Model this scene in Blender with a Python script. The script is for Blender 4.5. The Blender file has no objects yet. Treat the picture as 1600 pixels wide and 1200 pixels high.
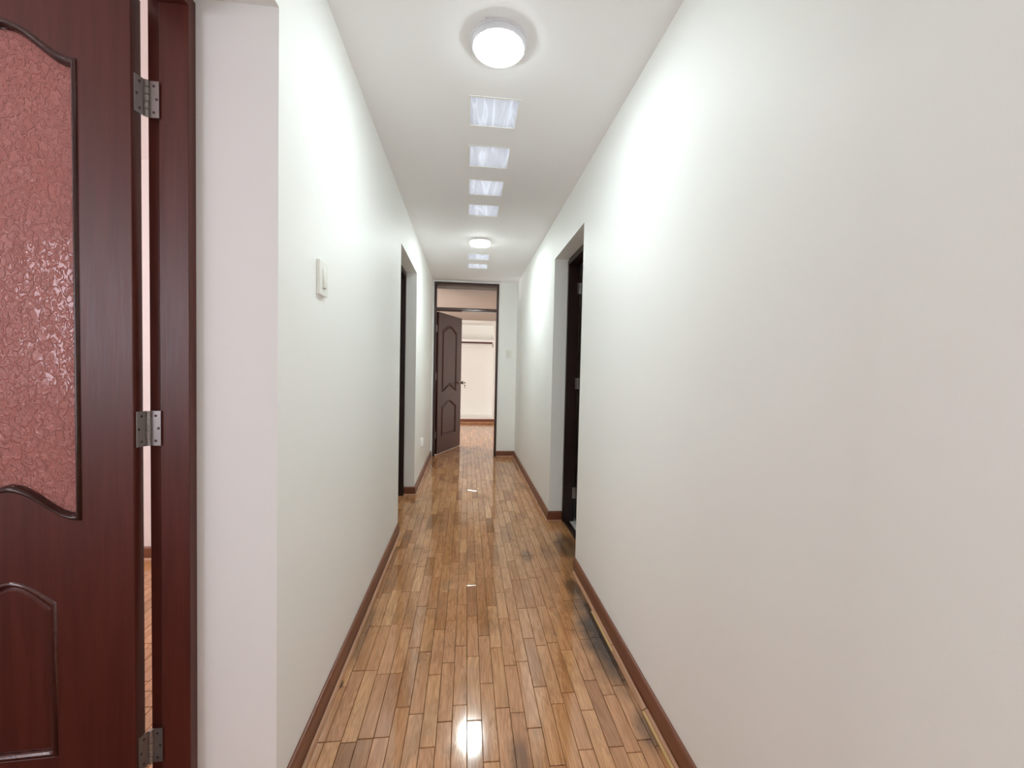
import bpy, bmesh, math, random
from mathutils import Vector, Matrix
random.seed(7)
sc = bpy.context.scene
COL = sc.collection
PI = math.pi

# ------------------------------------------------------------------ camera, sky, lights, exposure
F, YAW, PITCH, ROLL, CH = 652.586, 0.107713, -0.0322267, 0.0216632, 1.24763
fw = Vector((math.sin(YAW)*math.cos(PITCH), math.cos(YAW)*math.cos(PITCH), math.sin(PITCH)))
r0 = fw.cross(Vector((0, 0, 1))).normalized()
u0 = r0.cross(fw)
rt = math.cos(ROLL)*r0 + math.sin(ROLL)*u0
up = -math.sin(ROLL)*r0 + math.cos(ROLL)*u0
cam_data = bpy.data.cameras.new('camera')
cam_data.sensor_fit = 'HORIZONTAL'
cam_data.sensor_width = 36.0
cam_data.lens = F/1600*36
cam_data.clip_start = 0.02
cam = bpy.data.objects.new('camera', cam_data)
COL.objects.link(cam)
M4 = Matrix((rt, up, -fw)).transposed().to_4x4()
M4.translation = Vector((0, 0, CH))
cam.matrix_world = M4
sc.camera = cam

sc.view_settings.view_transform = 'Standard'
sc.view_settings.look = 'None'
sc.view_settings.gamma = 1.0
sc.view_settings.use_curve_mapping = False
sc.view_settings.exposure = 0.0
sc.cycles.diffuse_bounces = 16
sc.cycles.max_bounces = 20

world = bpy.data.worlds.new('sky')
sc.world = world
world.use_nodes = True
bg = world.node_tree.nodes['Background']
bg.inputs[0].default_value = (0.92, 0.945, 0.98, 1)
bg.inputs[1].default_value = 1.35

LAMP_POWER = 91.0


def area(name, loc, direction, sx, sy, power, color):
    l = bpy.data.lights.new(name, 'AREA')
    l.shape = 'RECTANGLE'
    l.size, l.size_y, l.energy, l.color = sx, sy, power, color
    o = bpy.data.objects.new(name, l)
    o.location = loc
    o.rotation_euler = Vector(direction).to_track_quat('-Z', 'Y').to_euler()
    COL.objects.link(o)
    return o


# daylight through the windows of the side room, the far room and the hall behind the camera
area('daylight_side_room', (-2.35, -1.22, 1.55), (0, 1, -0.1), 0.75, 1.0, 17, (0.90, 0.88, 1.0))
area('daylight_side_room', (-3.82, 2.05, 1.55), (1, 0, -0.1), 1.1, 1.2, 40, (1.0, 0.965, 0.965))
area('daylight_far_room', (-2.42, 7.5, 1.5), (1, 0, -0.1), 1.9, 1.4, 112, (1.0, 0.985, 0.975))
area('daylight_hall', (0.1, -2.84, 1.5), (0, 1, -0.05), 0.9, 1.3, 11, (0.90, 0.89, 1.0))

# ------------------------------------------------------------------ materials


def srgb(r, g, b):
    def f(c):
        c /= 255.0
        return c/12.92 if c <= 0.04045 else ((c+0.055)/1.055)**2.4
    return (f(r), f(g), f(b), 1)


def mat(name, base, rough=0.5, spec=0.5, metal=0.0, coat=0.0, coat_rough=0.1):
    m = bpy.data.materials.new(name)
    m.use_nodes = True
    b = m.node_tree.nodes['Principled BSDF']
    b.inputs['Base Color'].default_value = base if len(base) == 4 else (*base, 1)
    b.inputs['Roughness'].default_value = rough
    b.inputs['Specular IOR Level'].default_value = spec
    b.inputs['Metallic'].default_value = metal
    b.inputs['Coat Weight'].default_value = coat
    b.inputs['Coat Roughness'].default_value = coat_rough
    return m


class NT:
    """small helper to wire nodes"""
    def __init__(self, m):
        self.t = m.node_tree
        self.n = self.t.nodes
        self.bsdf = self.n.get('Principled BSDF')

    def new(self, typ, **kw):
        n = self.n.new(typ)
        for k, v in kw.items():
            setattr(n, k, v)
        return n

    def link(self, a, b):
        self.t.links.new(a, b)

    def coord(self):
        return self.new('ShaderNodeTexCoord').outputs['Object']

    def mapping(self, vec, scale=(1, 1, 1), loc=(0, 0, 0)):
        n = self.new('ShaderNodeMapping')
        n.inputs['Scale'].default_value = scale
        n.inputs['Location'].default_value = loc
        self.link(vec, n.inputs['Vector'])
        return n.outputs[0]

    def noise(self, vec, scale, detail=3, rough=0.5, dist=0.0, w=None):
        n = self.new('ShaderNodeTexNoise')
        if w is not None:
            n.noise_dimensions = '4D'
            self.link(w, n.inputs['W'])
        n.inputs['Scale'].default_value = scale
        n.inputs['Detail'].default_value = detail
        n.inputs['Roughness'].default_value = rough
        n.inputs['Distortion'].default_value = dist
        self.link(vec, n.inputs['Vector'])
        return n.outputs['Fac']

    def ramp(self, fac, stops):
        n = self.new('ShaderNodeValToRGB')
        e = n.color_ramp.elements
        while len(e) > 1:
            e.remove(e[-1])
        e[0].position, e[0].color = stops[0]
        for p, c in stops[1:]:
            k = e.new(p)
            k.color = c
        self.link(fac, n.inputs[0])
        return n.outputs[0]

    def mix(self, fac, a, b, blend='MIX'):
        n = self.new('ShaderNodeMix', data_type='RGBA', blend_type=blend)
        for s, v in ((n.inputs[0], fac), (n.inputs[6], a), (n.inputs[7], b)):
            if hasattr(v, 'is_output'):
                self.link(v, s)
            else:
                s.default_value = v
        return n.outputs[2]

    def math(self, op, a, b=None, clamp=False):
        n = self.new('ShaderNodeMath', operation=op, use_clamp=clamp)
        for s, v in ((n.inputs[0], a), (n.inputs[1], b)):
            if v is None:
                continue
            if hasattr(v, 'is_output'):
                self.link(v, s)
            else:
                s.default_value = v
        return n.outputs[0]

    def bump(self, h, strength, dist, target=None):
        n = self.new('ShaderNodeBump')
        n.inputs['Strength'].default_value = strength
        n.inputs['Distance'].default_value = dist
        self.link(h, n.inputs['Height'])
        self.link(n.outputs[0], (target or self.bsdf).inputs['Normal'])
        return n.outputs[0]


def paint(name, base, rough=0.55, spec=0.3):
    m = mat(name, base, rough, spec)
    t = NT(m)
    c = t.coord()
    big = t.noise(c, 2.2, 2)
    t.link(t.mix(t.math('MULTIPLY', big, 0.05), base, (base[0]*0.9, base[1]*0.88, base[2]*0.86, 1)), t.bsdf.inputs['Base Color'])
    t.bump(t.noise(c, 260, 3), 0.06, 0.002)
    return m


M_WALL = paint('wall_paint', (0.926, 0.946, 0.932, 1))
M_CEIL = paint('ceiling_paint', (0.93, 0.93, 0.945, 1), 0.7, 0.2)
M_FARWALL = paint('far_wall_paint', (0.86, 0.855, 0.82, 1))
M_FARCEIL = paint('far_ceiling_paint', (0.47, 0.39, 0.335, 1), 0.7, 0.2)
M_PINKWALL = paint('side_room_paint', (0.86, 0.78, 0.76, 1))
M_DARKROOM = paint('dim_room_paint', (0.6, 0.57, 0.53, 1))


def wood(name, dark, light, rough, axis=2, spec=0.5, coat=0.0, scale=1.0):
    m = mat(name, light, rough, spec, coat=coat, coat_rough=0.12)
    t = NT(m)
    s = [26*scale]*3
    s[axis] = 1.6*scale
    c = t.mapping(t.coord(), s)
    g = t.noise(c, 1.6, 6, 0.62, 0.4)
    fine = t.noise(t.mapping(t.coord(), [90*scale if i != axis else 2.5*scale for i in range(3)]), 3.0, 3)
    g2 = t.math('ADD', t.math('MULTIPLY', g, 0.7), t.math('MULTIPLY', fine, 0.3))
    t.link(t.ramp(g2, [(0.3, (*dark, 1)), (0.7, (*light, 1))]), t.bsdf.inputs['Base Color'])
    t.link(t.math('ADD', t.math('MULTIPLY', fine, 0.14), rough-0.07), t.bsdf.inputs['Roughness'])
    t.bump(g2, 0.10, 0.001)
    return m


M_MAHOG = wood('mahogany', (0.066, 0.010, 0.006), (0.124, 0.024, 0.014), 0.40, 2, 0.6)
M_MAHOG_DARK = wood('dark_mahogany', (0.046, 0.012, 0.011), (0.096, 0.027, 0.024), 0.36, 2)
M_GLOSS = wood('glossy_mahogany', (0.050, 0.010, 0.007), (0.095, 0.022, 0.014), 0.17, 2, 0.8, 0.4)
M_FRAME = wood('frame_mahogany', (0.030, 0.011, 0.009), (0.058, 0.021, 0.017), 0.36, 2)
M_DEEP = wood('deep_mahogany', (0.014, 0.005, 0.004), (0.030, 0.010, 0.008), 0.38, 2)
M_BEAD = wood('varnished_bead', (0.035, 0.014, 0.011), (0.065, 0.026, 0.021), 0.2, 0)
M_BAR = wood('varnished_bar', (0.045, 0.018, 0.014), (0.075, 0.030, 0.024), 0.17, 0, 0.7)
M_BASE = wood('baseboard_wood', (0.150, 0.050, 0.024), (0.235, 0.086, 0.044), 0.36, 1)
M_SHOE = wood('shoe_molding_wood', (0.40, 0.20, 0.115), (0.56, 0.31, 0.185), 0.28, 1)
M_RAW = wood('raw_softwood', (0.62, 0.40, 0.17), (0.78, 0.55, 0.27), 0.55, 1, 0.3)
M_THRESH = wood('threshold_wood', (0.020, 0.010, 0.007), (0.04, 0.02, 0.013), 0.35, 1)
M_STEEL = mat('aged_steel', (0.36, 0.335, 0.325, 1), 0.38, metal=0.85)
M_SCREW = mat('screw_steel', (0.10, 0.085, 0.08, 1), 0.45, metal=0.7)
M_CHROME = mat('worn_chrome', (0.45, 0.42, 0.38, 1), 0.22, metal=1.0)
M_PLASTIC = mat('ivory_plastic', (0.87, 0.87, 0.83, 1), 0.38)
M_PLASTIC2 = mat('ivory_plastic_rocker', (0.78, 0.78, 0.72, 1), 0.33)
M_RIM = mat('white_plastic', (0.74, 0.74, 0.77, 1), 0.4)
M_SUB = mat('subfloor', (0.035, 0.022, 0.014, 1), 0.8, 0.2)
M_TILE = mat('white_tile', (0.80, 0.80, 0.79, 1), 0.2)
M_SLOT = mat('dark_slot', (0.03, 0.03, 0.03, 1), 0.6)
M_WHITEWOOD = mat('white_lacquer', (0.93, 0.93, 0.92, 1), 0.3)
M_ALU = mat('aluminium', (0.7, 0.7, 0.7, 1), 0.35, metal=0.9)


def make_floor_mat():
    m = mat('parquet', (0.4, 0.25, 0.14, 1), 0.2)
    t = NT(m)
    at = t.new('ShaderNodeAttribute', attribute_name='tone')
    sep = t.new('ShaderNodeSeparateColor')
    t.link(at.outputs['Color'], sep.inputs[0])
    tone, off, hue = sep.outputs[0], sep.outputs[1], sep.outputs[2]
    c = t.coord()
    w = t.math('MULTIPLY', off, 40.0)
    grain = t.noise(t.mapping(c, (34, 2.6, 1)), 1.5, 6, 0.62, 0.5, w)
    rings = t.noise(t.mapping(c, (16, 1.5, 1)), 1.2, 2, 0.5, 2.6, w)
    fine = t.noise(t.mapping(c, (330, 9, 1)), 1.0, 2, 0.5, 0.0, w)
    ringb = t.math('PINGPONG', t.math('MULTIPLY', rings, 6.0), 0.5)
    g = t.math('ADD', t.math('MULTIPLY', grain, 0.45), t.math('ADD', t.math('MULTIPLY', ringb, 0.38), t.math('MULTIPLY', fine, 0.22)))
    light = t.ramp(tone, [(0.0, (0.36, 0.165, 0.062, 1)), (0.35, (0.54, 0.268, 0.115, 1)), (0.7, (0.65, 0.345, 0.158, 1)), (1.0, (0.73, 0.415, 0.20, 1))])
    pink = t.mix(t.math('MULTIPLY', hue, 0.55), light, (0.60, 0.305, 0.165, 1))
    grained = t.mix(1.0, pink, t.ramp(g, [(0.28, (0.64, 0.55, 0.47, 1)), (0.58, (1.04, 1.04, 1.04, 1))]), 'MULTIPLY')
    # worn, greyed patches in the varnish
    wear = t.noise(t.mapping(c, (3.6, 1.9, 1)), 1.5, 4, 0.6, 0.6)
    wearm = t.new('ShaderNodeMapRange')
    wearm.inputs['From Min'].default_value, wearm.inputs['From Max'].default_value = 0.53, 0.70
    t.link(wear, wearm.inputs['Value'])
    spot = t.noise(t.mapping(c, (24, 10, 1)), 1.0, 3, 0.6, 0.5)
    spotm = t.new('ShaderNodeMapRange')
    spotm.inputs['From Min'].default_value, spotm.inputs['From Max'].default_value = 0.62, 0.78
    t.link(spot, spotm.inputs['Value'])
    col = t.mix(t.math('MULTIPLY', wearm.outputs[0], 0.62), grained, (0.235, 0.125, 0.055, 1))
    col = t.mix(t.math('MULTIPLY', spotm.outputs[0], 0.42), col, (0.115, 0.062, 0.032, 1))
    # damp stains: (x, y, rx, ry, strength)
    ns = t.noise(t.mapping(c, (1, 1, 1)), 9.0, 4, 0.6)
    for sx, sy, rx, ry, k in ((0.695, 1.90, 0.19, 0.50, 0.95), (0.640, 2.32, 0.07, 0.18, 0.75), (0.19, 1.27, 0.05, 0.15, 0.5),
                              (0.655, 1.36, 0.06, 0.12, 0.6), (-0.475, 1.66, 0.018, 0.035, 0.85), (-0.46, 2.0, 0.03, 0.30, 0.5),
                              (0.74, 2.90, 0.12, 0.30, 0.7), (0.42, 2.75, 0.06, 0.12, 0.45)):
        s = t.new('ShaderNodeSeparateXYZ')
        t.link(c, s.inputs[0])
        dx = t.math('DIVIDE', t.math('SUBTRACT', s.outputs[0], sx), rx)
        dy = t.math('DIVIDE', t.math('SUBTRACT', s.outputs[1], sy), ry)
        d = t.math('SQRT', t.math('ADD', t.math('MULTIPLY', dx, dx), t.math('MULTIPLY', dy, dy)))
        d = t.math('ADD', d, t.math('MULTIPLY', t.math('SUBTRACT', ns, 0.5), 0.55))
        mr = t.new('ShaderNodeMapRange', interpolation_type='SMOOTHSTEP')
        mr.inputs['From Min'].default_value, mr.inputs['From Max'].default_value = 1.0, 0.35
        t.link(d, mr.inputs['Value'])
        col = t.mix(t.math('MULTIPLY', mr.outputs[0], k), col, (0.040, 0.027, 0.021, 1))
    t.link(col, t.bsdf.inputs['Base Color'])
    scuff = t.math('ADD', t.math('MULTIPLY', t.noise(t.mapping(c, (9, 5, 1)), 2.0, 5, 0.65), 0.65), t.math('MULTIPLY', t.noise(t.mapping(c, (60, 40, 1)), 3.0, 3, 0.6, 2.0), 0.35))
    rr = t.new('ShaderNodeMapRange')
    rr.inputs['To Min'].default_value, rr.inputs['To Max'].default_value = 0.03, 0.15
    t.link(scuff, rr.inputs['Value'])
    t.link(rr.outputs[0], t.bsdf.inputs['Roughness'])
    t.bsdf.inputs['Specular IOR Level'].default_value = 1.0
    hb = t.math('ADD', t.math('MULTIPLY', t.noise(t.mapping(c, (28, 7, 1)), 1.0, 2), 1.0), t.math('MULTIPLY', fine, 0.12))
    t.bump(hb, 0.05, 0.0012)
    return m


M_FLOOR = make_floor_mat()


def make_obscure_glass():
    m = bpy.data.materials.new('pink_textured_glass')
    m.use_nodes = True
    t = NT(m)
    t.n.remove(t.bsdf)
    out = t.n['Material Output']
    c = t.coord()
    v = t.mapping(c, (1, 1, 0.72))
    a = t.noise(v, 88, 2, 0.5, 1.0)
    b = t.noise(v, 26, 1, 0.5, 0.6)
    # blobby relief: sharp-sided islands
    isl = t.new('ShaderNodeMapRange', interpolation_type='SMOOTHSTEP')
    isl.inputs['From Min'].default_value, isl.inputs['From Max'].default_value = 0.40, 0.62
    t.link(a, isl.inputs['Value'])
    h = t.math('ADD', t.math('MULTIPLY', isl.outputs[0], 0.7), t.math('MULTIPLY', b, 0.5))
    bump = t.new('ShaderNodeBump')
    bump.inputs['Strength'].default_value = 0.8
    bump.inputs['Distance'].default_value = 0.0034
    t.link(h, bump.inputs['Height'])
    colr = t.mix(isl.outputs[0], (0.74, 0.345, 0.305, 1), (0.80, 0.39, 0.35, 1))
    tr = t.new('ShaderNodeBsdfTranslucent')
    t.link(colr, tr.inputs[0])
    t.link(bump.outputs[0], tr.inputs['Normal'])
    df = t.new('ShaderNodeBsdfDiffuse')
    t.link(colr, df.inputs[0])
    t.link(bump.outputs[0], df.inputs['Normal'])
    gl = t.new('ShaderNodeBsdfGlossy')
    gl.inputs['Roughness'].default_value = 0.06
    t.link(bump.outputs[0], gl.inputs['Normal'])
    m1 = t.new('ShaderNodeMixShader')
    m1.inputs[0].default_value = 0.45
    t.link(tr.outputs[0], m1.inputs[1])
    t.link(df.outputs[0], m1.inputs[2])
    fr = t.new('ShaderNodeFresnel')
    fr.inputs['IOR'].default_value = 1.55
    t.link(bump.outputs[0], fr.inputs['Normal'])
    m2 = t.new('ShaderNodeMixShader')
    t.link(fr.outputs[0], m2.inputs[0])
    t.link(m1.outputs[0], m2.inputs[1])
    t.link(gl.outputs[0], m2.inputs[2])
    t.link(m2.outputs[0], out.inputs[0])
    return m


def make_block_glass():
    m = bpy.data.materials.new('skylight_glass')
    m.use_nodes = True
    t = NT(m)
    t.n.remove(t.bsdf)
    c = t.coord()
    s = t.noise(t.mapping(c, (16, 2.2, 1)), 1.0, 2, 0.5, 1.2)
    col = t.ramp(s, [(0.36, (0.62, 0.63, 0.68, 1)), (0.52, (0.70, 0.72, 0.77, 1)), (0.60, (0.84, 0.88, 0.95, 1)), (0.68, (0.68, 0.70, 0.75, 1))])
    tr = t.new('ShaderNodeBsdfTranslucent')
    t.link(col, tr.inputs[0])
    gl = t.new('ShaderNodeBsdfGlossy')
    gl.inputs['Roughness'].default_value = 0.12
    bump = t.new('ShaderNodeBump')
    bump.inputs['Strength'].default_value = 0.3
    bump.inputs['Distance'].default_value = 0.004
    t.link(s, bump.inputs['Height'])
    t.link(bump.outputs[0], gl.inputs['Normal'])
    mx = t.new('ShaderNodeMixShader')
    mx.inputs[0].default_value = 0.06
    t.link(tr.outputs[0], mx.inputs[1])
    t.link(gl.outputs[0], mx.inputs[2])
    t.link(mx.outputs[0], t.n['Material Output'].inputs[0])
    return m


def make_emit(name, col, strength):
    m = bpy.data.materials.new(name)
    m.use_nodes = True
    b = m.node_tree.nodes['Principled BSDF']
    b.inputs['Base Color'].default_value = (0.9, 0.9, 0.9, 1)
    b.inputs['Emission Color'].default_value = (*col, 1)
    b.inputs['Emission Strength'].default_value = strength
    return m


M_OBSCURE = make_obscure_glass()
M_BLOCK = make_block_glass()
M_LAMP = make_emit('lit_diffuser', (0.885, 1.0, 1.0), LAMP_POWER)
M_LAMP_BRIGHT = make_emit('lit_diffuser_bright', (0.895, 1.0, 0.98), LAMP_POWER*2.0)
M_DRUM = make_emit('glowing_drum', (0.93, 0.93, 1.0), 0.13)
M_DRUM.node_tree.nodes['Principled BSDF'].inputs['Base Color'].default_value = (0.62, 0.62, 0.66, 1)
M_DRUM_BRIGHT = make_emit('glowing_drum_bright', (1.0, 1.0, 0.92), 0.75)
M_LAMP_SIDE = make_emit('lit_diffuser_side', (1.0, 0.93, 0.95), LAMP_POWER*0.9)
M_LAMP_FILL = make_emit('fill_lamp_diffuser', (0.95, 1.0, 1.0), LAMP_POWER*0.17)

# ------------------------------------------------------------------ mesh helpers


def tag(o, label=None, cat=None, group=None, kind=None):
    if label:
        o['label'] = label
    if cat:
        o['category'] = cat
    if group:
        o['group'] = group
    if kind:
        o['kind'] = kind
    return o


def link(name, me, m=None, parent=None, smooth=False):
    if m is not None and not me.materials:
        me.materials.append(m)
    if smooth:
        for p in me.polygons:
            p.use_smooth = True
    o = bpy.data.objects.new(name, me)
    COL.objects.link(o)
    if parent is not None:
        o.parent = parent
        o.matrix_parent_inverse = parent.matrix_basis.inverted()
    return o


def finish(name, bm, m=None, parent=None, smooth=False, bevel=0.0, seg=2):
    if bevel:
        bmesh.ops.bevel(bm, geom=[e for e in bm.edges], offset=bevel, segments=seg, affect='EDGES', profile=0.5, clamp_overlap=True)
    bmesh.ops.recalc_face_normals(bm, faces=bm.faces)
    me = bpy.data.meshes.new(name)
    bm.to_mesh(me)
    bm.free()
    o = link(name, me, m, parent, smooth)
    return o


def empty(name, loc=(0, 0, 0)):
    o = bpy.data.objects.new(name, None)
    o.empty_display_size = 0.1
    o.location = loc
    COL.objects.link(o)
    return o


def add_box(bm, x0, x1, y0, y1, z0, z1):
    v = [bm.verts.new((x, y, z)) for z in (z0, z1) for x, y in ((x0, y0), (x1, y0), (x1, y1), (x0, y1))]
    for f in ((3, 2, 1, 0), (4, 5, 6, 7), (0, 1, 5, 4), (1, 2, 6, 5), (2, 3, 7, 6), (3, 0, 4, 7)):
        bm.faces.new([v[i] for i in f])


def box(name, b, m, parent=None, bevel=0.0):
    bm = bmesh.new()
    add_box(bm, *b)
    return finish(name, bm, m, parent, bevel=bevel)


def boxes(name, bl, m, parent=None, bevel=0.0):
    bm = bmesh.new()
    for b in bl:
        add_box(bm, *b)
    return finish(name, bm, m, parent, bevel=bevel)


def add_rings(bm, rings, cap0=False, cap1=True):
    vr = [[bm.verts.new(p) for p in r] for r in rings]
    n = len(vr[0])
    for a, b in zip(vr, vr[1:]):
        for i in range(n):
            j = (i+1) % n
            bm.faces.new((a[i], a[j], b[j], b[i]))
    if cap0:
        bm.faces.new(list(reversed(vr[0])))
    if cap1:
        bm.faces.new(vr[-1])


def add_lathe(bm, prof, origin=(0, 0, 0), axis=(0, 0, 1), n=32, cap0=True, cap1=True):
    q = Vector((0, 0, 1)).rotation_difference(Vector(axis).normalized())
    o = Vector(origin)
    rings = []
    for r, z in prof:
        rings.append([o + q @ Vector((r*math.cos(2*PI*k/n), r*math.sin(2*PI*k/n), z)) for k in range(n)])
    add_rings(bm, rings, cap0, cap1)


def add_tube(bm, pts, r, n=10):
    pts = [Vector(p) for p in pts]
    rings = []
    for i, p in enumerate(pts):
        d = (pts[min(i+1, len(pts)-1)] - pts[max(i-1, 0)]).normalized()
        a = d.orthogonal().normalized() if i == 0 else (a - d*a.dot(d)).normalized()
        b = d.cross(a)
        rr = r[i] if isinstance(r, (list, tuple)) else r
        rings.append([p + rr*(math.cos(2*PI*k/n)*a + math.sin(2*PI*k/n)*b) for k in range(n)])
    add_rings(bm, rings, True, True)


def plate_mesh(name, loops, thick, bevel=0.0015):
    """flat plate with holes from closed 2D loops, extruded; comes back as a mesh"""
    cu = bpy.data.curves.new(name, 'CURVE')
    cu.dimensions = '2D'
    cu.fill_mode = 'BOTH'
    cu.extrude = thick/2 - bevel
    cu.bevel_depth = bevel
    cu.bevel_resolution = 1
    for lp in loops:
        s = cu.splines.new('POLY')
        s.points.add(len(lp)-1)
        for p, (u, v) in zip(s.points, lp):
            p.co = (u, v, 0, 1)
        s.use_cyclic_u = True
    tmp = bpy.data.objects.new(name, cu)
    COL.objects.link(tmp)
    dg = bpy.context.evaluated_depsgraph_get()
    me = bpy.data.meshes.new_from_object(tmp.evaluated_get(dg))
    bpy.data.objects.remove(tmp)
    bpy.data.curves.remove(cu)
    me.name = name
    return me


# ------------------------------------------------------------------ the setting
H = 2.5
XL, XR = -0.5, 0.7
YE = 6.0            # end wall
Y1a, Y1b = 0.08, 1.17     # first opening, left
Y2a, Y2b = 3.19, 4.17     # second opening, left
YRa, YRb = 2.54, 3.40     # opening, right
ZO = 2.172          # head of the openings
XLo, XRo = -0.80, 0.91

S = lambda o, label=None: tag(o, label, None, None, 'structure')

S(boxes('wall_left', [(XLo, XL, -2.6, Y1a, 0, H), (XLo, XL, Y1a, Y1b, ZO, H), (XLo, XL, Y1b, Y2a, 0, H),
                      (XLo, XL, Y2a, Y2b, ZO, H), (XLo, XL, Y2b, YE, 0, H)], M_WALL))
S(boxes('wall_right', [(XR, XRo, -2.6, YRa, 0, H), (XR, XRo, YRa, YRb, ZO-0.004, H), (XR, XRo, YRb, YE, 0, H)], M_WALL))
FX0, FX1 = -0.475, 0.436   # frame of the end door
S(boxes('wall_end', [(XLo, FX0, YE, YE+0.14, 0, H), (FX1, XRo, YE, YE+0.14, 0, H), (FX0, FX1, YE, YE+0.14, 2.476, H)], M_WALL))
S(boxes('wall_back', [(XLo, -0.35, -2.75, -2.6, 0, H), (0.55, XRo, -2.75, -2.6, 0, H), (-0.35, 0.55, -2.75, -2.6, 0, 0.85), (-0.35, 0.55, -2.75, -2.6, 2.15, H)], M_WALL))
# side room on the left (room behind the glazed door)
S(boxes('wall_side_room', [(-3.75, -3.6, -1.1, 1.5, 0, H), (-3.75, -3.6, 2.6, 3.0, 0, H), (-3.75, -3.6, 1.5, 2.6, 0, 0.95), (-3.75, -3.6, 1.5, 2.6, 2.15, H), (-3.6, XLo, 2.85, 3.0, 0, H),
                           (-3.6, -3.1, -1.1, -0.95, 0, H), (-1.6, XLo, -1.1, -0.95, 0, H), (-3.1, -1.6, -1.1, -0.95, 0, 0.95), (-3.1, -1.6, -1.1, -0.95, 2.15, H)], M_PINKWALL))
# dim rooms behind the other two openings
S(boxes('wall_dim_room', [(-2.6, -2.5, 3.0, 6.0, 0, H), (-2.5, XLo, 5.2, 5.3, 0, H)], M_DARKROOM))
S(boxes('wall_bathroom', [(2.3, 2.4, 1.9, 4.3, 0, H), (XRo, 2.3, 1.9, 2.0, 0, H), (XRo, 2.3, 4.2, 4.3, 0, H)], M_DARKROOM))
# far room
YF = 9.9
S(boxes('wall_far', [(-2.2, -1.1, YF, YF+0.6, 0, H), (0.612, 1.7, YF, YF+0.6, 0, H), (-1.1, 0.612, YF, YF+0.6, 0, 0.128),
                     (-1.1, 0.612, YF, YF+0.6, 2.345, H), (-1.1, 0.612, YF+0.5, YF+0.6, 0.128, 2.345)], M_FARWALL))
S(boxes('wall_far_left', [(-2.3, -2.2, 6.14, 6.5, 0, H), (-2.3, -2.2, 8.5, YF+0.6, 0, H), (-2.3, -2.2, 6.5, 8.5, 0, 0.8), (-2.3, -2.2, 6.5, 8.5, 2.2, H),
                          (-2.3, XLo, 6.0, 6.14, 0, H)], M_FARWALL))
S(boxes('wall_far_right', [(1.7, 1.8, 6.0, YF+0.6, 0, H), (XRo, 1.7, 6.0, 6.14, 0, H)], M_FARWALL))

# windows that let the daylight in (outside the frame)


def window(name, x0, x1, y0, y1, z0, z1, axis):
    w = empty(name, ((x0+x1)/2, (y0+y1)/2, z0))
    fr = 0.05
    bl = []
    if axis == 'y':
        bl = [(x0, x0+fr, y0, y1, z0, z1), (x1-fr, x1, y0, y1, z0, z1), (x0+fr, x1-fr, y0, y1, z0, z0+fr), (x0+fr, x1-fr, y0, y1, z1-fr, z1),
              ((x0+x1)/2-0.02, (x0+x1)/2+0.02, y0, y1, z0+fr, z1-fr)]
    else:
        bl = [(x0, x1, y0, y0+fr, z0, z1), (x0, x1, y1-fr, y1, z0, z1), (x0, x1, y0+fr, y1-fr, z0, z0+fr), (x0, x1, y0+fr, y1-fr, z1-fr, z1),
              (x0, x1, (y0+y1)/2-0.02, (y0+y1)/2+0.02, z0+fr, z1-fr)]
    boxes('window_frame', bl, M_ALU, w)
    S(w)


window('window_1', -3.1, -1.6, -1.04, -1.0, 0.95, 2.15, 'y')
window('window_2', -2.27, -2.23, 6.5, 8.5, 0.8, 2.2, 'x')
window('window_4', -3.70, -3.66, 1.5, 2.6, 0.95, 2.15, 'x')
window('window_3', -0.35, 0.55, -2.70, -2.66, 0.85, 2.15, 'y')

# ceiling with six openings for the glass blocks
BX0, BX1 = -0.018, 0.230
BLOCKS = [(1.960, 2.204), (2.379, 2.636), (2.802, 3.052), (3.217, 3.461), (4.580, 4.822), (5.002, 5.235)]
bl = [(XLo, BX0, -2.75, YE+0.14, H, H+0.1), (BX1, XRo, -2.75, YE+0.14, H, H+0.1)]
ys = [-2.75] + [y for b in BLOCKS for y in b] + [YE+0.14]
for i in range(0, len(ys), 2):
    bl.append((BX0, BX1, ys[i], ys[i+1], H, H+0.1))
S(boxes('ceiling', bl, M_CEIL))
S(box('ceiling_side_room', (-3.75, XLo, -1.1, 3.0, H, H+0.1), M_PINKWALL))
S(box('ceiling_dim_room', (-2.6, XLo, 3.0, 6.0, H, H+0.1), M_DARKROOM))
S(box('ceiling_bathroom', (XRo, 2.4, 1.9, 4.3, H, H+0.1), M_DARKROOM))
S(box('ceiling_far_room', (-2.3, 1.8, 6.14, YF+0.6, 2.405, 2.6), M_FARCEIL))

# ------------------------------------------------------------------ floor: sub-floor and parquet planks
floor = box('floor', (-3.75, 2.4, -2.75, YF+0.6, -0.08, -0.011), M_SUB)
S(floor)
PW = 0.0522


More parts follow.
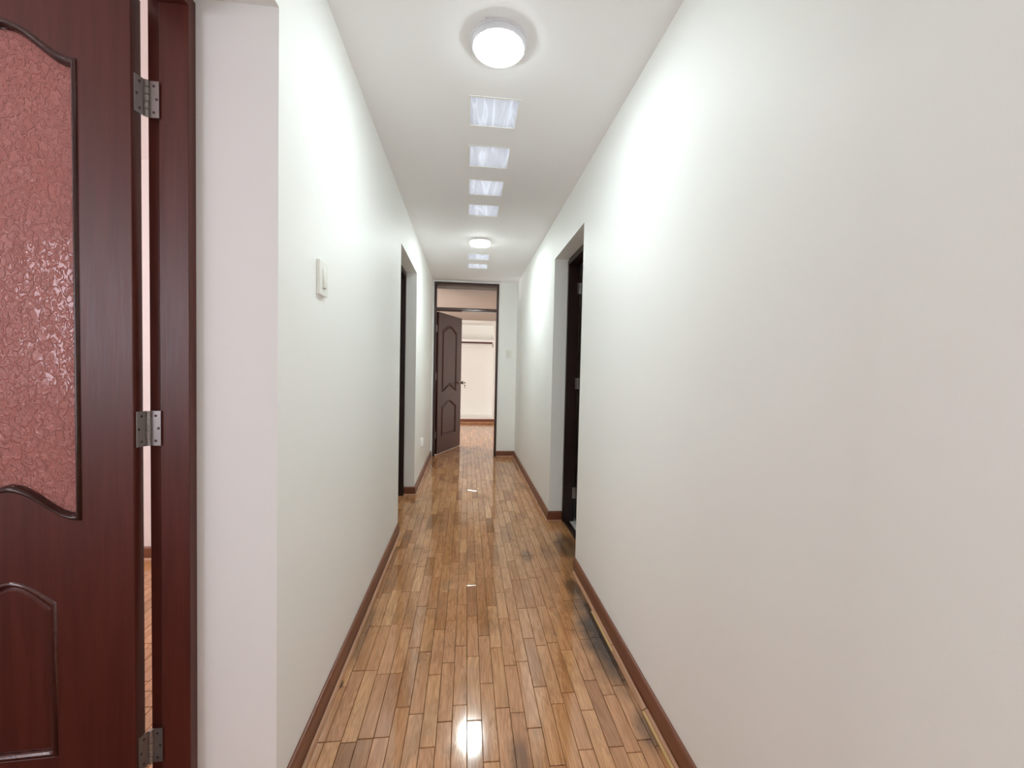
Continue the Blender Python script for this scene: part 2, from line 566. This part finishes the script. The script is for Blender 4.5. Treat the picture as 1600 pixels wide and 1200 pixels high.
def add_plank(bm, x0, x1, y0, y1, lay, tilt=True):
    g, ge, ch = 0.0008, 0.0015, 0.0011
    x0 += g; x1 -= g; y0 += ge; y1 -= ge
    a = random.uniform(-1, 1)*0.0035 if tilt else 0
    b = random.uniform(-1, 1)*0.0032 if tilt else 0
    dz = random.uniform(-0.0005, 0.0003)
    cx, cy = (x0+x1)/2, (y0+y1)/2
    zf = lambda x, y: dz + a*(x-cx) + b*(y-cy)
    R = lambda i, o: [(x0+i, y0+i, o), (x1-i, y0+i, o), (x1-i, y1-i, o), (x0+i, y1-i, o)]
    top = [bm.verts.new((x, y, zf(x, y))) for x, y, _ in R(ch, 0)]
    mid = [bm.verts.new((x, y, zf(x, y)-0.0009)) for x, y, _ in R(0, 0)]
    low = [bm.verts.new((x, y, -0.0108)) for x, y, _ in R(0, 0)]
    fs = [bm.faces.new(top)]
    for p, q in ((mid, top), (low, mid)):
        for i in range(4):
            j = (i+1) % 4
            fs.append(bm.faces.new((p[i], p[j], q[j], q[i])))
    tone = min(1, max(0, random.gauss(0.54, 0.27)))
    c = (tone, random.random(), random.random(), 1)
    for f in fs:
        for l in f.loops:
            l[lay] = c


def plank_bm():
    bm = bmesh.new()
    return bm, bm.loops.layers.float_color.new('tone')


def cuts(ya, yb, seedy):
    ys_, y = [ya], ya + random.uniform(0.08, 0.30)
    while y < yb-0.06:
        ys_.append(y)
        y += random.choice((0.245, 0.30, 0.30, 0.33, 0.335))
    ys_.append(yb)
    return list(zip(ys_, ys_[1:]))


strips = []
ncol = int(round((XR-XL)/PW))
for k in range(-6, ncol+3):
    xa = XL + k*PW
    xb = xa + PW
    xm = (xa+xb)/2
    if k == ncol:
        pass
    if xm < XL:
        if xa < XLo-0.001:
            xa = XLo
        rng = [(Y1a, Y1b), (Y2a, Y2b)]
    elif xm > XR:
        xb = min(xb, 0.822)
        rng = [(YRa, YRb)]
    else:
        rng = [(-2.6, YF)]
    if xb-xa < 0.01:
        continue
    for ya, yb in rng:
        for a, b in cuts(ya, yb, k):
            strips.append((xa, xb, a, b))
vis = sorted([s for s in strips if s[3] > 1.22 and s[2] < 5.2], key=lambda s: s[2])
near = vis[:300]
nset = set(near)
for s in near:
    bm, lay = plank_bm()
    add_plank(bm, *s, lay)
    finish('plank', bm, M_FLOOR, floor)
bm, lay = plank_bm()
for s in strips:
    if s not in nset:
        add_plank(bm, *s, lay)
# the same parquet on either side in the far room and in the side room
for xa, xb, ya, yb in ((XL-16*PW, XL, 6.14, YF), (XL+ncol*PW, XL+(ncol+18)*PW, 6.14, YF), (XLo-40*PW, XLo, 1.18, 2.85)):
    n = int(round((xb-xa)/PW))
    for k in range(n):
        for a, b in cuts(ya, yb, k):
            add_plank(bm, xa+k*PW, xa+(k+1)*PW, a, b, lay)
tag(finish('parquet', bm, M_FLOOR, floor), 'distant parquet strips too small to pick apart', kind='stuff')
box('bathroom_tile', (0.868, 2.3, 2.0, 4.2, -0.011, 0.002), M_TILE, floor)
box('threshold', (0.823, 0.868, YRa, YRb, -0.011, 0.006), M_THRESH, floor, 0.002)

# ------------------------------------------------------------------ baseboards
BH, BT = 0.081, 0.014


def board_profile(h=BH, t=BT):
    return [(0, 0), (t, 0), (t, h-0.012), (t-0.002, h-0.006), (t-0.006, h-0.001), (t-0.009, h), (0, h)]


def shoe_profile(t=BT, r=0.013):
    t += 0.002
    return [(t, 0.0)] + [(t + r*math.cos(a), 0.0004 + r*math.sin(a)) for a in [i*PI/2/5 for i in range(6)]]


def add_extrusion(bm, prof, p0, p1, nrm, m0=0.0, m1=0.0):
    """profile (out, up) swept from p0 to p1 (2D); m0/m1 mitre factors (+1 outside corner, -1 inside)"""
    d = Vector((p1[0]-p0[0], p1[1]-p0[1]))
    d.normalize()
    n = Vector(nrm)
    A, B = [], []
    for o, z in prof:
        a = Vector(p0) + n*o - d*o*m0
        b = Vector(p1) + n*o + d*o*m1
        A.append(bm.verts.new((a.x, a.y, z)))
        B.append(bm.verts.new((b.x, b.y, z)))
    k = len(prof)
    for i in range(k):
        j = (i+1) % k
        bm.faces.new((A[i], A[j], B[j], B[i]))
    bm.faces.new(list(reversed(A)))
    bm.faces.new(B)


def run(parent, p0, p1, nrm, m0=0, m1=0, shoe=True, board=True):
    if board:
        bm = bmesh.new()
        add_extrusion(bm, board_profile(), p0, p1, nrm, m0, m1)
        finish('board', bm, M_BASE, parent)
    if shoe:
        bm = bmesh.new()
        add_extrusion(bm, shoe_profile(), p0, p1, nrm, m0, m1)
        o = finish('shoe_molding', bm, M_SHOE, parent)
        o['label'] = 'thin lighter quarter-round strip along the foot'


bl_ = empty('baseboard_left', (XL, 1.2, 0)); S(bl_, 'brown wooden baseboard along the left corridor wall')
run(bl_, (XL, Y1b), (XL, Y2a), (1, 0), 1, 0)
run(bl_, (XL, Y2b), (XL, YE), (1, 0), 1, 0)
run(bl_, (-0.598, Y2b), (XL, Y2b), (0, -1), 0, 1)
run(bl_, (-0.70, Y1b), (XL, Y1b), (0, -1), 0, 1)
br_ = empty('baseboard_right', (XR, 1.2, 0)); S(br_, 'brown wooden baseboard along the right corridor wall')
run(br_, (XR, -2.6), (XR, YRa), (-1, 0), 0, 0, shoe=False)
run(br_, (XR, YRb), (XR, YE), (-1, 0), 1, -1)
run(br_, (XR, YRb), (0.808, YRb), (0, -1), 1, 0)
# shoe molding on the right lies loose and broken into lengths
for ya, yb, off in ((-2.6, 1.44, 0.001), (1.44, 1.80, 0.002), (1.80, 2.50, 0.0)):
    bm = bmesh.new()
    add_extrusion(bm, shoe_profile(), (XR-off, ya), (XR-off*0.2, yb-0.004), (-1, 0))
    finish('shoe_molding', bm, M_SHOE, br_)
for ya, yb, xo in ((-0.4, 1.435, 0.0295), (1.765, 2.075, 0.0285)):
    bm = bmesh.new()
    add_box(bm, XR-xo-0.0075, XR-xo, ya, yb, 0.0006, 0.007)
    finish('wood_strip', bm, M_RAW, br_)['label'] = 'raw yellow splintered strip where the molding has come away'
bm = bmesh.new()
add_box(bm, XR-0.037, XR-0.029, 1.44, 1.76, 0.0006, 0.006)
finish('wood_strip', bm, M_SHOE, br_)
be_ = empty('baseboard_end', (0.57, YE, 0)); S(be_, 'short brown baseboard on the end wall right of the doorway')
run(be_, (FX1, YE), (XR, YE), (0, -1), 0, -1)
bf_ = empty('baseboard_far', (0.2, YF, 0)); S(bf_, 'reddish baseboard at the back of the far room')
run(bf_, (-2.2, YF), (1.7, YF), (0, -1), 0, 0)
bs_ = empty('baseboard_side_room', (-2, 2.85, 0)); S(bs_, 'baseboard of the side room seen through the hinge gap')
run(bs_, (-3.6, 2.85), (XLo, 2.85), (0, -1), 0, 0)

# ------------------------------------------------------------------ door joinery helpers


def crest(tt, style):
    """tt in -1..1 -> 0..1 height of the arched edge"""
    a = abs(tt)
    if style == 's':
        return 0.5 + 0.5*math.cos(PI*a)
    if style == 'ogee':
        return (0.5 + 0.5*math.cos(PI*a))**0.85*0.8 + 0.2*(1-a)
    return math.cos(PI/2*a)**1.1


def outline(u0, u1, zb, zt, ab, at, style, inset=0.0, n=18):
    """closed loop: flat or crested bottom, crested top"""
    ua, ub = u0+inset, u1-inset
    uc, hw = (ua+ub)/2, (ub-ua)/2
    pts = []
    for i in range(n+1):
        k = -1 + 2*i/n
        pts.append((uc+hw*k, zb+inset+ab*crest(k, style)))
    for i in range(n+1):
        k = 1 - 2*i/n
        pts.append((uc+hw*k, zt-inset+at*crest(k, style)))
    return pts


def loft(name, mk, prof, to3, m, parent, cap=False, smooth=True):
    bm = bmesh.new()
    add_rings(bm, [[to3(u, v, d) for u, v in mk(i)] for i, d in prof], False, cap)
    o = finish(name, bm, m, parent, smooth=False)
    if smooth:
        for p in o.data.polygons:
            p.use_smooth = len(p.vertices) == 4
    return o


def hinge(parent, pin, z0, z1, jamb_dir, leaf_dir, w, m=M_STEEL, screws=True, r=0.0055):
    """butt hinge: pin (x,y), plates going along jamb_dir and leaf_dir"""
    bm = bmesh.new()
    px, py = pin
    hh = z1-z0
    nk = 5
    for k in range(nk):
        a, b = z0 + hh*k/nk + 0.0006, z0 + hh*(k+1)/nk - 0.0006
        add_lathe(bm, [(r*0.85, a), (r, a+0.0008), (r, b-0.0008), (r*0.85, b)], (px, py, 0), n=14)
    scs = []
    for D, N in (jamb_dir, leaf_dir):
        d = Vector((*D, 0)); n = Vector((*N, 0))
        o = Vector((px, py, 0)) - n*(r-0.001)
        q = [o + d*s + n*t for s, t in ((0.002, 0), (w, 0), (w, 0.002), (0.002, 0.002))]
        lo = [bm.verts.new((p.x, p.y, z0)) for p in q]
        hi = [bm.verts.new((p.x, p.y, z1)) for p in q]
        for i in range(4):
            j = (i+1) % 4
            bm.faces.new((lo[i], lo[j], hi[j], hi[i]))
        bm.faces.new(lo); bm.faces.new(hi)
        for k, s in ((0.14, 0.55), (0.5, 0.8), (0.86, 0.55)):
            scs.append((o + d*(w*s) + n*0.002 + Vector((0, 0, z0+hh*k)), n))
    h = finish('hinge', bm, m, parent)
    if screws:
        for p, n in scs:
            bm = bmesh.new()
            add_lathe(bm, [(0.0034, 0), (0.0034, 0.0004), (0.0022, 0.0008)], p, n, 10)
            finish('screw', bm, M_SCREW, h)
    return h


# ------------------------------------------------------------------ door 1: glazed leaf on the left, standing open into the side room
trim1 = empty('trim_1', (-0.75, Y1b, 0)); S(trim1, 'mahogany frame of the glazed door nearest on the left')
# jamb with rebate: L-shaped plan
bm = bmesh.new()
plan = [(-0.70, 1.17), (-0.70, 1.141), (-0.768, 1.141), (-0.768, 1.151), (-0.80, 1.151), (-0.80, 1.17)]
add_rings(bm, [[(x, y, 0) for x, y in plan], [(x, y, 2.16) for x, y in plan]], True, True)
finish('jamb', bm, M_MAHOG, trim1, bevel=0.0015, seg=1)
bm = bmesh.new()
plan = [(-0.70, Y1a), (-0.70, Y1a+0.029), (-0.768, Y1a+0.029), (-0.768, Y1a+0.019), (-0.80, Y1a+0.019), (-0.80, Y1a)]
add_rings(bm, [[(x, y, 0) for x, y in plan], [(x, y, 2.16) for x, y in plan]], True, True)
finish('jamb', bm, M_MAHOG, trim1, bevel=0.0015, seg=1)
bm = bmesh.new()
plan = [(-0.70, ZO), (-0.70, 2.131), (-0.768, 2.131), (-0.768, 2.141), (-0.80, 2.141), (-0.80, ZO)]
add_rings(bm, [[(x, Y1a+0.029, z) for x, z in plan], [(x, 1.141, z) for x, z in plan]], True, True)
finish('head', bm, M_MAHOG, trim1)

A1 = math.radians(2.8)
U1 = Vector((-math.cos(A1), -math.sin(A1), 0))
N1 = Vector((math.sin(A1), -math.cos(A1), 0))     # towards the camera
O1 = Vector((-0.8055, 1.1195, 0.0))               # middle of the hinge edge
T1 = 0.034


def d1(u, v, d):
    """u from the hinge edge, v height, d in front of the mid plane"""
    return O1 + U1*u + N1*d + Vector((0, 0, v))


door1 = empty('door_1', (-0.8055, 1.1195, 0)); S(door1, 'mahogany door leaf with a pink textured glass pane, open at the left edge')
LW, LZ0, LZ1 = 0.52, 0.012, 2.122
GP = dict(u0=0.113, u1=0.407, zb=0.868, zt=1.946, ab=0.072, at=0.070, style='s')
WP = dict(u0=0.164, u1=0.356, zb=0.286, zt=0.668, ab=0.0, at=0.055, style='c')
me = plate_mesh('leaf_frame', [[(0, LZ0), (LW, LZ0), (LW, LZ1), (0, LZ1)], outline(**GP), outline(**WP)], T1)
mw = Matrix((U1, Vector((0, 0, 1)), U1.cross(Vector((0, 0, 1))))).transposed().to_4x4()
me.transform(mw)
me.transform(Matrix.Translation(O1))
link('leaf_frame', me, M_MAHOG, door1)
f = T1/2
loft('moulding', lambda i: outline(**GP, inset=i), [(-0.003, f-0.001), (-0.002, f+0.0035), (0.004, f+0.0045), (0.008, f+0.001), (0.011, f-0.005), (0.0125, f-0.013), (0.0125, 0.004)], d1, M_BEAD, door1)
loft('moulding', lambda i: outline(**GP, inset=i), [(-0.003, -f+0.001), (-0.002, -f-0.0035), (0.003, -f-0.004), (0.007, -f+0.001), (0.008, -f+0.012), (0.008, -0.004)], d1, M_BEAD, door1)
bm = bmesh.new()
pn = outline(**GP, inset=0.008)
add_rings(bm, [[d1(u, v, -0.003) for u, v in pn], [d1(u, v, 0.003) for u, v in pn]], True, True)
finish('glass_pane', bm, M_OBSCURE, door1)['label'] = 'pink pebble-textured obscure glass'
loft('moulding', lambda i: outline(**WP, inset=i), [(-0.002, f-0.008), (-0.001, f-0.004), (0.003, f+0.001), (0.007, f+0.0025), (0.011, f+0.001), (0.014, f-0.003), (0.0155, f-0.009)], d1, M_GLOSS, door1)
loft('lower_panel', lambda i: outline(**WP, inset=i), [(0.0150, f-0.009), (0.0205, f-0.0055), (0.024, f-0.005)], d1, M_MAHOG, door1, cap=True, smooth=False)
loft('lower_panel', lambda i: outline(**WP, inset=i), [(-0.002, -f+0.006), (0.004, -f+0.001), (0.015, -f+0.008), (0.0205, -f+0.0035)], d1, M_MAHOG, door1, cap=True, smooth=False)
for zc in (1.893, 1.083, 0.262):
    hinge(door1, (-0.7905, 1.1335), zc-0.044, zc+0.044, ((1, 0), (0, -1)), ((-0.25, -0.97), (1, 0)), 0.026)

# ------------------------------------------------------------------ frame of the second opening on the left
trim2 = empty('trim_2', (-0.65, Y2b, 0)); S(trim2, 'dark mahogany frame set back in the second opening on the left')
box('jamb', (-0.70, -0.60, Y2b-0.034, Y2b, 0, 2.16), M_DEEP, trim2, 0.002)
box('jamb', (-0.70, -0.60, Y2a, Y2a+0.034, 0, 2.16), M_DEEP, trim2, 0.002)
box('head', (-0.70, -0.60, Y2a+0.034, Y2b-0.034, 2.128, ZO), M_DEEP, trim2, 0.002)

# ------------------------------------------------------------------ frame and door of the opening on the right
trim3 = empty('trim_3', (0.86, YRb, 0)); S(trim3, 'dark mahogany frame set back in the opening on the right')
box('jamb', (0.81, 0.905, YRb-0.030, YRb, 0, 2.155), M_DEEP, trim3, 0.002)
box('jamb', (0.81, 0.905, YRa, YRa+0.030, 0, 2.155), M_DEEP, trim3, 0.002)
box('head', (0.81, 0.905, YRa+0.030, YRb-0.030, 2.122, ZO-0.004), M_DEEP, trim3, 0.002)


def panel_leaf(root, O, U, N, W, z0, z1, T, panels, mwood, both=True):
    to3 = lambda u, v, d: O + U*u + N*d + Vector((0, 0, v))
    me = plate_mesh('leaf_frame', [[(0, z0), (W, z0), (W, z1), (0, z1)]] + [outline(**p) for p in panels], T)
    me.transform(Matrix((U, Vector((0, 0, 1)), U.cross(Vector((0, 0, 1))))).transposed().to_4x4())
    me.transform(Matrix.Translation(O))
    link('leaf_frame', me, mwood, root)
    f = T/2
    for p in panels:
        for s in ((1, -1) if both else (1,)):
            loft('panel', lambda i: outline(**p, inset=i),
                 [(-0.002, s*(f-0.006)), (0.000, s*(f+0.003)), (0.006, s*(f+0.006)), (0.013, s*(f+0.001)), (0.018, s*(f-0.011)), (0.026, s*(f-0.012)), (0.046, s*(f-0.003))],
                 to3, mwood, root, cap=True, smooth=False)
    return to3


door2 = empty('door_2', (0.915, YRb-0.04, 0)); S(door2, 'dark door leaf opened inside the right-hand opening, its hinges showing')
U2 = Vector((1, 0, 0)); N2 = Vector((0, -1, 0))
panel_leaf(door2, Vector((0.924, YRb-0.041, 0)), U2, N2, 0.76, 0.012, 2.118, 0.034,
           [dict(u0=0.13, u1=0.63, zb=0.93, zt=1.88, ab=0.06, at=0.08, style='ogee'), dict(u0=0.13, u1=0.63, zb=0.22, zt=0.74, ab=0, at=0.06, style='ogee')], M_DEEP)
for zc in (1.93, 1.152, 0.242):
    hinge(door2, (0.9085, YRb-0.0375), zc-0.046, zc+0.046, ((-1, 0), (0, -1)), ((0.25, -0.97), (-1, 0)), 0.022, screws=False)

# ------------------------------------------------------------------ end door: frame with transom, open leaf, knob
trim4 = empty('trim_4', (0, YE, 0)); S(trim4, 'dark mahogany door frame with an open transom at the end of the corridor')
fwid = 0.031
box('jamb', (FX0, FX0+fwid, YE-0.012, YE+0.10, 0, 2.476), M_FRAME, trim4, 0.004)
box('jamb', (FX1-fwid, FX1, YE-0.012, YE+0.10, 0, 2.476), M_FRAME, trim4, 0.004)
box('head', (FX0+fwid, FX1-fwid, YE-0.012, YE+0.10, 2.440, 2.476), M_FRAME, trim4, 0.004)
bm = bmesh.new()
prof = [(YE+0.10, 2.075), (YE+0.02, 2.075), (YE-0.006, 2.0765), (YE-0.0125, 2.081), (YE-0.0137, 2.085), (YE-0.0135, 2.090), (YE-0.0132, 2.096), (YE-0.0126, 2.104), (YE-0.0115, 2.112), (YE-0.006, 2.117), (YE+0.02, 2.119), (YE+0.10, 2.119)]
add_rings(bm, [[(FX0+fwid, y, z) for y, z in prof], [(FX1-fwid, y, z) for y, z in prof]], True, True)
finish('transom_bar', bm, M_BAR, trim4)

door3 = empty('door_3', (-0.436, 6.09, 0)); S(door3, 'dark mahogany panelled door leaf standing half open at the end of the corridor')
A3 = math.radians(66.5)
U3 = Vector((math.cos(A3), math.sin(A3), 0))
N3 = Vector((math.sin(A3), -math.cos(A3), 0))
O3 = Vector((-0.432, 6.104, 0))
W3 = 0.80
d3 = panel_leaf(door3, O3, U3, N3, W3, 0.012, 2.066, 0.036,
                [dict(u0=0.13, u1=0.62, zb=0.905, zt=1.83, ab=0.085, at=0.085, style='ogee'), dict(u0=0.13, u1=0.62, zb=0.245, zt=0.70, ab=0.0, at=0.085, style='ogee')], M_MAHOG_DARK)
for zc in (1.83, 1.14, 0.29):
    hinge(door3, (-0.4385, 6.088), zc-0.05, zc+0.05, ((0, -1), (1, 0)), ((0.4, 0.92), (0.92, -0.4)), 0.024, screws=False)
# lockset: rose, neck, round knob on the visible face
kp = lambda d: d3(0.735, 1.035, 0.018+d)
bm = bmesh.new()
add_lathe(bm, [(0.031, 0.0), (0.031, 0.004), (0.026, 0.009), (0.013, 0.012), (0.011, 0.030), (0.014, 0.036), (0.024, 0.044), (0.028, 0.054), (0.027, 0.064), (0.020, 0.071), (0.008, 0.073)], kp(0), N3, 24)
knob = finish('door_knob', bm, M_CHROME, door3, smooth=True)
knob['label'] = 'chrome knob with a key in it'
bm = bmesh.new()
add_tube(bm, [kp(0.072), kp(0.086)], 0.003, 8)
kq = kp(0.088)
add_lathe(bm, [(0.004, -0.0015), (0.011, -0.0015), (0.011, 0.0015), (0.004, 0.0015)], kq + N3*0.008, U3, 16)
finish('key', bm, M_CHROME, knob)
bm = bmesh.new()
rc = kp(0.096) + Vector((0, 0, -0.018))
add_tube(bm, [rc + 0.014*(math.cos(a)*N3 + math.sin(a)*Vector((0, 0, 1))) for a in [i*2*PI/14 for i in range(15)]], 0.0014, 6)
kc = rc + Vector((0, 0, -0.026))
add_lathe(bm, [(0.003, -0.0015), (0.011, -0.0015), (0.011, 0.0015), (0.003, 0.0015)], kc, U3, 14)
add_tube(bm, [kc + Vector((0, 0, -0.009)), kc + Vector((0, 0, -0.046))], 0.0032, 6)
for q in (0.030, 0.040):
    add_tube(bm, [kc + Vector((0, 0, -q)), kc + Vector((0, 0, -q)) + N3*0.008], 0.0025, 6)
ko = finish('door_key', bm, M_SCREW)
tag(ko, 'small dark key hanging from the knob of the end door', 'key')

# ------------------------------------------------------------------ closet shelf and rod in the far room
sh = empty('closet_shelf', (-0.24, YF+0.2, 1.9))
tag(sh, 'white shelf across the built-in closet of the far room', 'shelf')
box('shelf_board', (-1.1, 0.612, YF+0.02, YF+0.5, 1.908, 1.962), M_WHITEWOOD, sh, 0.003)
box('batten', (-1.1, 0.585, YF+0.05, YF+0.075, 1.868, 1.908), M_MAHOG_DARK, sh, 0.002)
rod = empty('closet_rod', (-0.24, YF+0.25, 1.83))
tag(rod, 'pale metal hanging rod under the closet shelf', 'rod')
bm = bmesh.new()
add_tube(bm, [(-1.1, YF+0.12, 1.815), (0.60, YF+0.12, 1.815)], 0.013, 12)
finish('bar', bm, M_WHITEWOOD, rod)
bm = bmesh.new()
add_lathe(bm, [(0.03, 0), (0.03, 0.012), (0.018, 0.02)], (0.612, YF+0.12, 1.815), (-1, 0, 0), 16)
add_box(bm, 0.590, 0.612, YF+0.10, YF+0.14, 1.815, 1.868)
finish('bracket', bm, M_CHROME, rod)

# ------------------------------------------------------------------ ceiling lights


def ceiling_light(name, x, y, r, label, m_lamp, m_drum):
    t = empty(name, (x, y, H))
    tag(t, label, 'light', 'round ceiling lights')
    bm = bmesh.new()
    add_lathe(bm, [(r+0.002, 0.0), (r+0.004, -0.005), (r+0.003, -0.008), (r+0.001, -0.010), (r-0.006, -0.010), (r-0.006, -0.004)], (x, y, H), n=56, cap0=False, cap1=True)
    finish('rim', bm, M_RIM, t, smooth=True)
    bm = bmesh.new()
    add_lathe(bm, [(r-0.002, -0.008), (r, -0.012), (r+0.001, -0.024), (r-0.001, -0.030), (r-0.006, -0.033), (r-0.008, -0.030)], (x, y, H), n=56, cap0=False, cap1=True)
    finish('drum', bm, m_drum, t, smooth=True)
    bm = bmesh.new()
    add_lathe(bm, [(r-0.008, -0.0295), (r-0.008, -0.0335), (r-0.011, -0.0372), (r-0.019, -0.0402), (r-0.036, -0.0425), (r*0.4, -0.0438), (0.004, -0.0442)], (x, y, H), n=56, cap0=False, cap1=True)
    finish('diffuser', bm, m_lamp, t, smooth=True)
    bm = bmesh.new()
    a0 = math.radians(115)
    add_box(bm, x+(r+0.003)*math.cos(a0)-0.012, x+(r+0.003)*math.cos(a0)+0.012, y-(r+0.004)*math.sin(a0)-0.004, y-(r+0.004)*math.sin(a0)+0.006, H-0.014, H-0.002)
    finish('clip', bm, M_RIM, t, bevel=0.002)
    return t


ceiling_light('ceiling_light', 0.097, 1.627, 0.102, 'large round ceiling light nearest the camera, ahead of the glass blocks', M_LAMP, M_DRUM)
ceiling_light('ceiling_light', 0.105, 4.12, 0.102, 'small-looking round ceiling light farther down the corridor, between the glass blocks', M_LAMP_BRIGHT, M_DRUM_BRIGHT)
ceiling_light('ceiling_light', 0.10, -0.90, 0.102, 'unseen round fill light added behind the viewpoint', M_LAMP_FILL, M_DRUM)  # unseen lamp, added as fill from behind the camera
ceiling_light('ceiling_light', -2.45, -0.15, 0.102, 'unseen round light added in the side room on the left', M_LAMP_SIDE, M_DRUM)  # unseen lamp added to brighten the tops of the glazed door and jamb

# ------------------------------------------------------------------ glass blocks let into the ceiling
NAMES = ['largest glass ceiling panel, just beyond the near round light', 'second glass ceiling panel from the near round light',
         'third glass ceiling panel from the near round light', 'fourth glass ceiling panel, last before the far round light',
         'glass ceiling panel just behind the far round light', 'farthest glass ceiling panel, nearest the end doorway']
for i, (ya, yb) in enumerate(BLOCKS):
    xo = -0.006 if i > 2 else 0.0
    x0, x1 = BX0, BX1
    t = empty('skylight', ((x0+x1)/2, (ya+yb)/2, H))
    tag(t, 'bluish-white ' + NAMES[i], 'skylight', 'glass blocks in a row along the ceiling')
    e = 0.010
    boxes('rim', [(x0, x0+e, ya, yb, H-0.0015, H+0.07), (x1-e, x1, ya, yb, H-0.0015, H+0.07), (x0+e, x1-e, ya, ya+e, H-0.0015, H+0.07), (x0+e, x1-e, yb-e, yb, H-0.0015, H+0.07)], M_WHITEWOOD, t)
    bm = bmesh.new()
    # glass tray: bottom pane with ribs, open to the sky above
    n = 10
    xs = [x0+e + (x1-x0-2*e)*k/n for k in range(n+1)]
    ph = random.uniform(0, 6)
    rows = []
    for y in (ya+e, (ya+yb)/2, yb-e):
        rows.append([bm.verts.new((x, y, H+0.004+0.0015*math.sin(k*1.9+ph+y*3))) for k, x in enumerate(xs)])
    for ra, rb in zip(rows, rows[1:]):
        for k in range(n):
            bm.faces.new((ra[k], ra[k+1], rb[k+1], rb[k]))
    g = finish('glass', bm, M_BLOCK, t, smooth=True)
    sol = g.modifiers.new('thickness', 'SOLIDIFY')
    sol.thickness = 0.001
    g.modifiers.remove(sol)

# ------------------------------------------------------------------ switches and outlet
sw = empty('light_switch', (XL, 1.49, 1.545))
tag(sw, 'ivory rocker light switch on the near left wall', 'switch')
box('plate', (XL, XL+0.0115, 1.450, 1.530, 1.488, 1.603), M_PLASTIC, sw, 0.0022)
bm = bmesh.new()
add_rings(bm, [[(XL+0.0115, 1.476, 1.512), (XL+0.0115, 1.504, 1.512), (XL+0.0115, 1.504, 1.580), (XL+0.0115, 1.476, 1.580)],
               [(XL+0.0185, 1.477, 1.5125), (XL+0.0185, 1.503, 1.5125), (XL+0.0130, 1.503, 1.579), (XL+0.0130, 1.477, 1.579)]], True, True)
finish('rocker', bm, M_PLASTIC2, sw)
sw2 = empty('light_switch', (0.59, YE, 1.483))
tag(sw2, 'small ivory light switch on the end wall right of the doorway', 'switch')
box('plate', (0.548, 0.634, YE-0.011, YE, 1.424, 1.543), M_PLASTIC, sw2, 0.002)
bm = bmesh.new()
add_rings(bm, [[(0.574, YE-0.011, 1.448), (0.608, YE-0.011, 1.448), (0.608, YE-0.011, 1.518), (0.574, YE-0.011, 1.518)],
               [(0.575, YE-0.018, 1.449), (0.607, YE-0.018, 1.449), (0.607, YE-0.013, 1.517), (0.575, YE-0.013, 1.517)]], True, True)
finish('rocker', bm, M_PLASTIC2, sw2)
ol = empty('wall_outlet', (XL, 4.76, 0.42))
tag(ol, 'white rounded wall outlet low on the far left wall', 'outlet')
bm = bmesh.new()
pts = [(0.036*math.copysign(abs(math.cos(a))**0.5, math.cos(a)), 0.052*math.copysign(abs(math.sin(a))**0.62, math.sin(a))) for a in [i*2*PI/28 for i in range(28)]]
add_rings(bm, [[(XL, 4.745+p, 0.42+q) for p, q in pts], [(XL+0.020, 4.745+p, 0.42+q) for p, q in pts], [(XL+0.026, 4.745+p*0.80, 0.42+q*0.9) for p, q in pts]], True, True)
finish('plate', bm, M_WHITEWOOD, ol)
for zz in (0.44, 0.40):
    bm = bmesh.new()
    add_lathe(bm, [(0.015, 0), (0.015, 0.002), (0.012, 0.002)], (XL+0.0255, 4.745, zz), (1, 0, 0), 16)
    so = finish('socket', bm, M_RIM, ol)
    bm = bmesh.new()
    for dy in (-0.006, 0.006):
        add_box(bm, XL+0.0272, XL+0.0278, 4.745+dy-0.001, 4.745+dy+0.001, zz-0.004, zz+0.004)
    finish('slot', bm, M_SLOT, so)
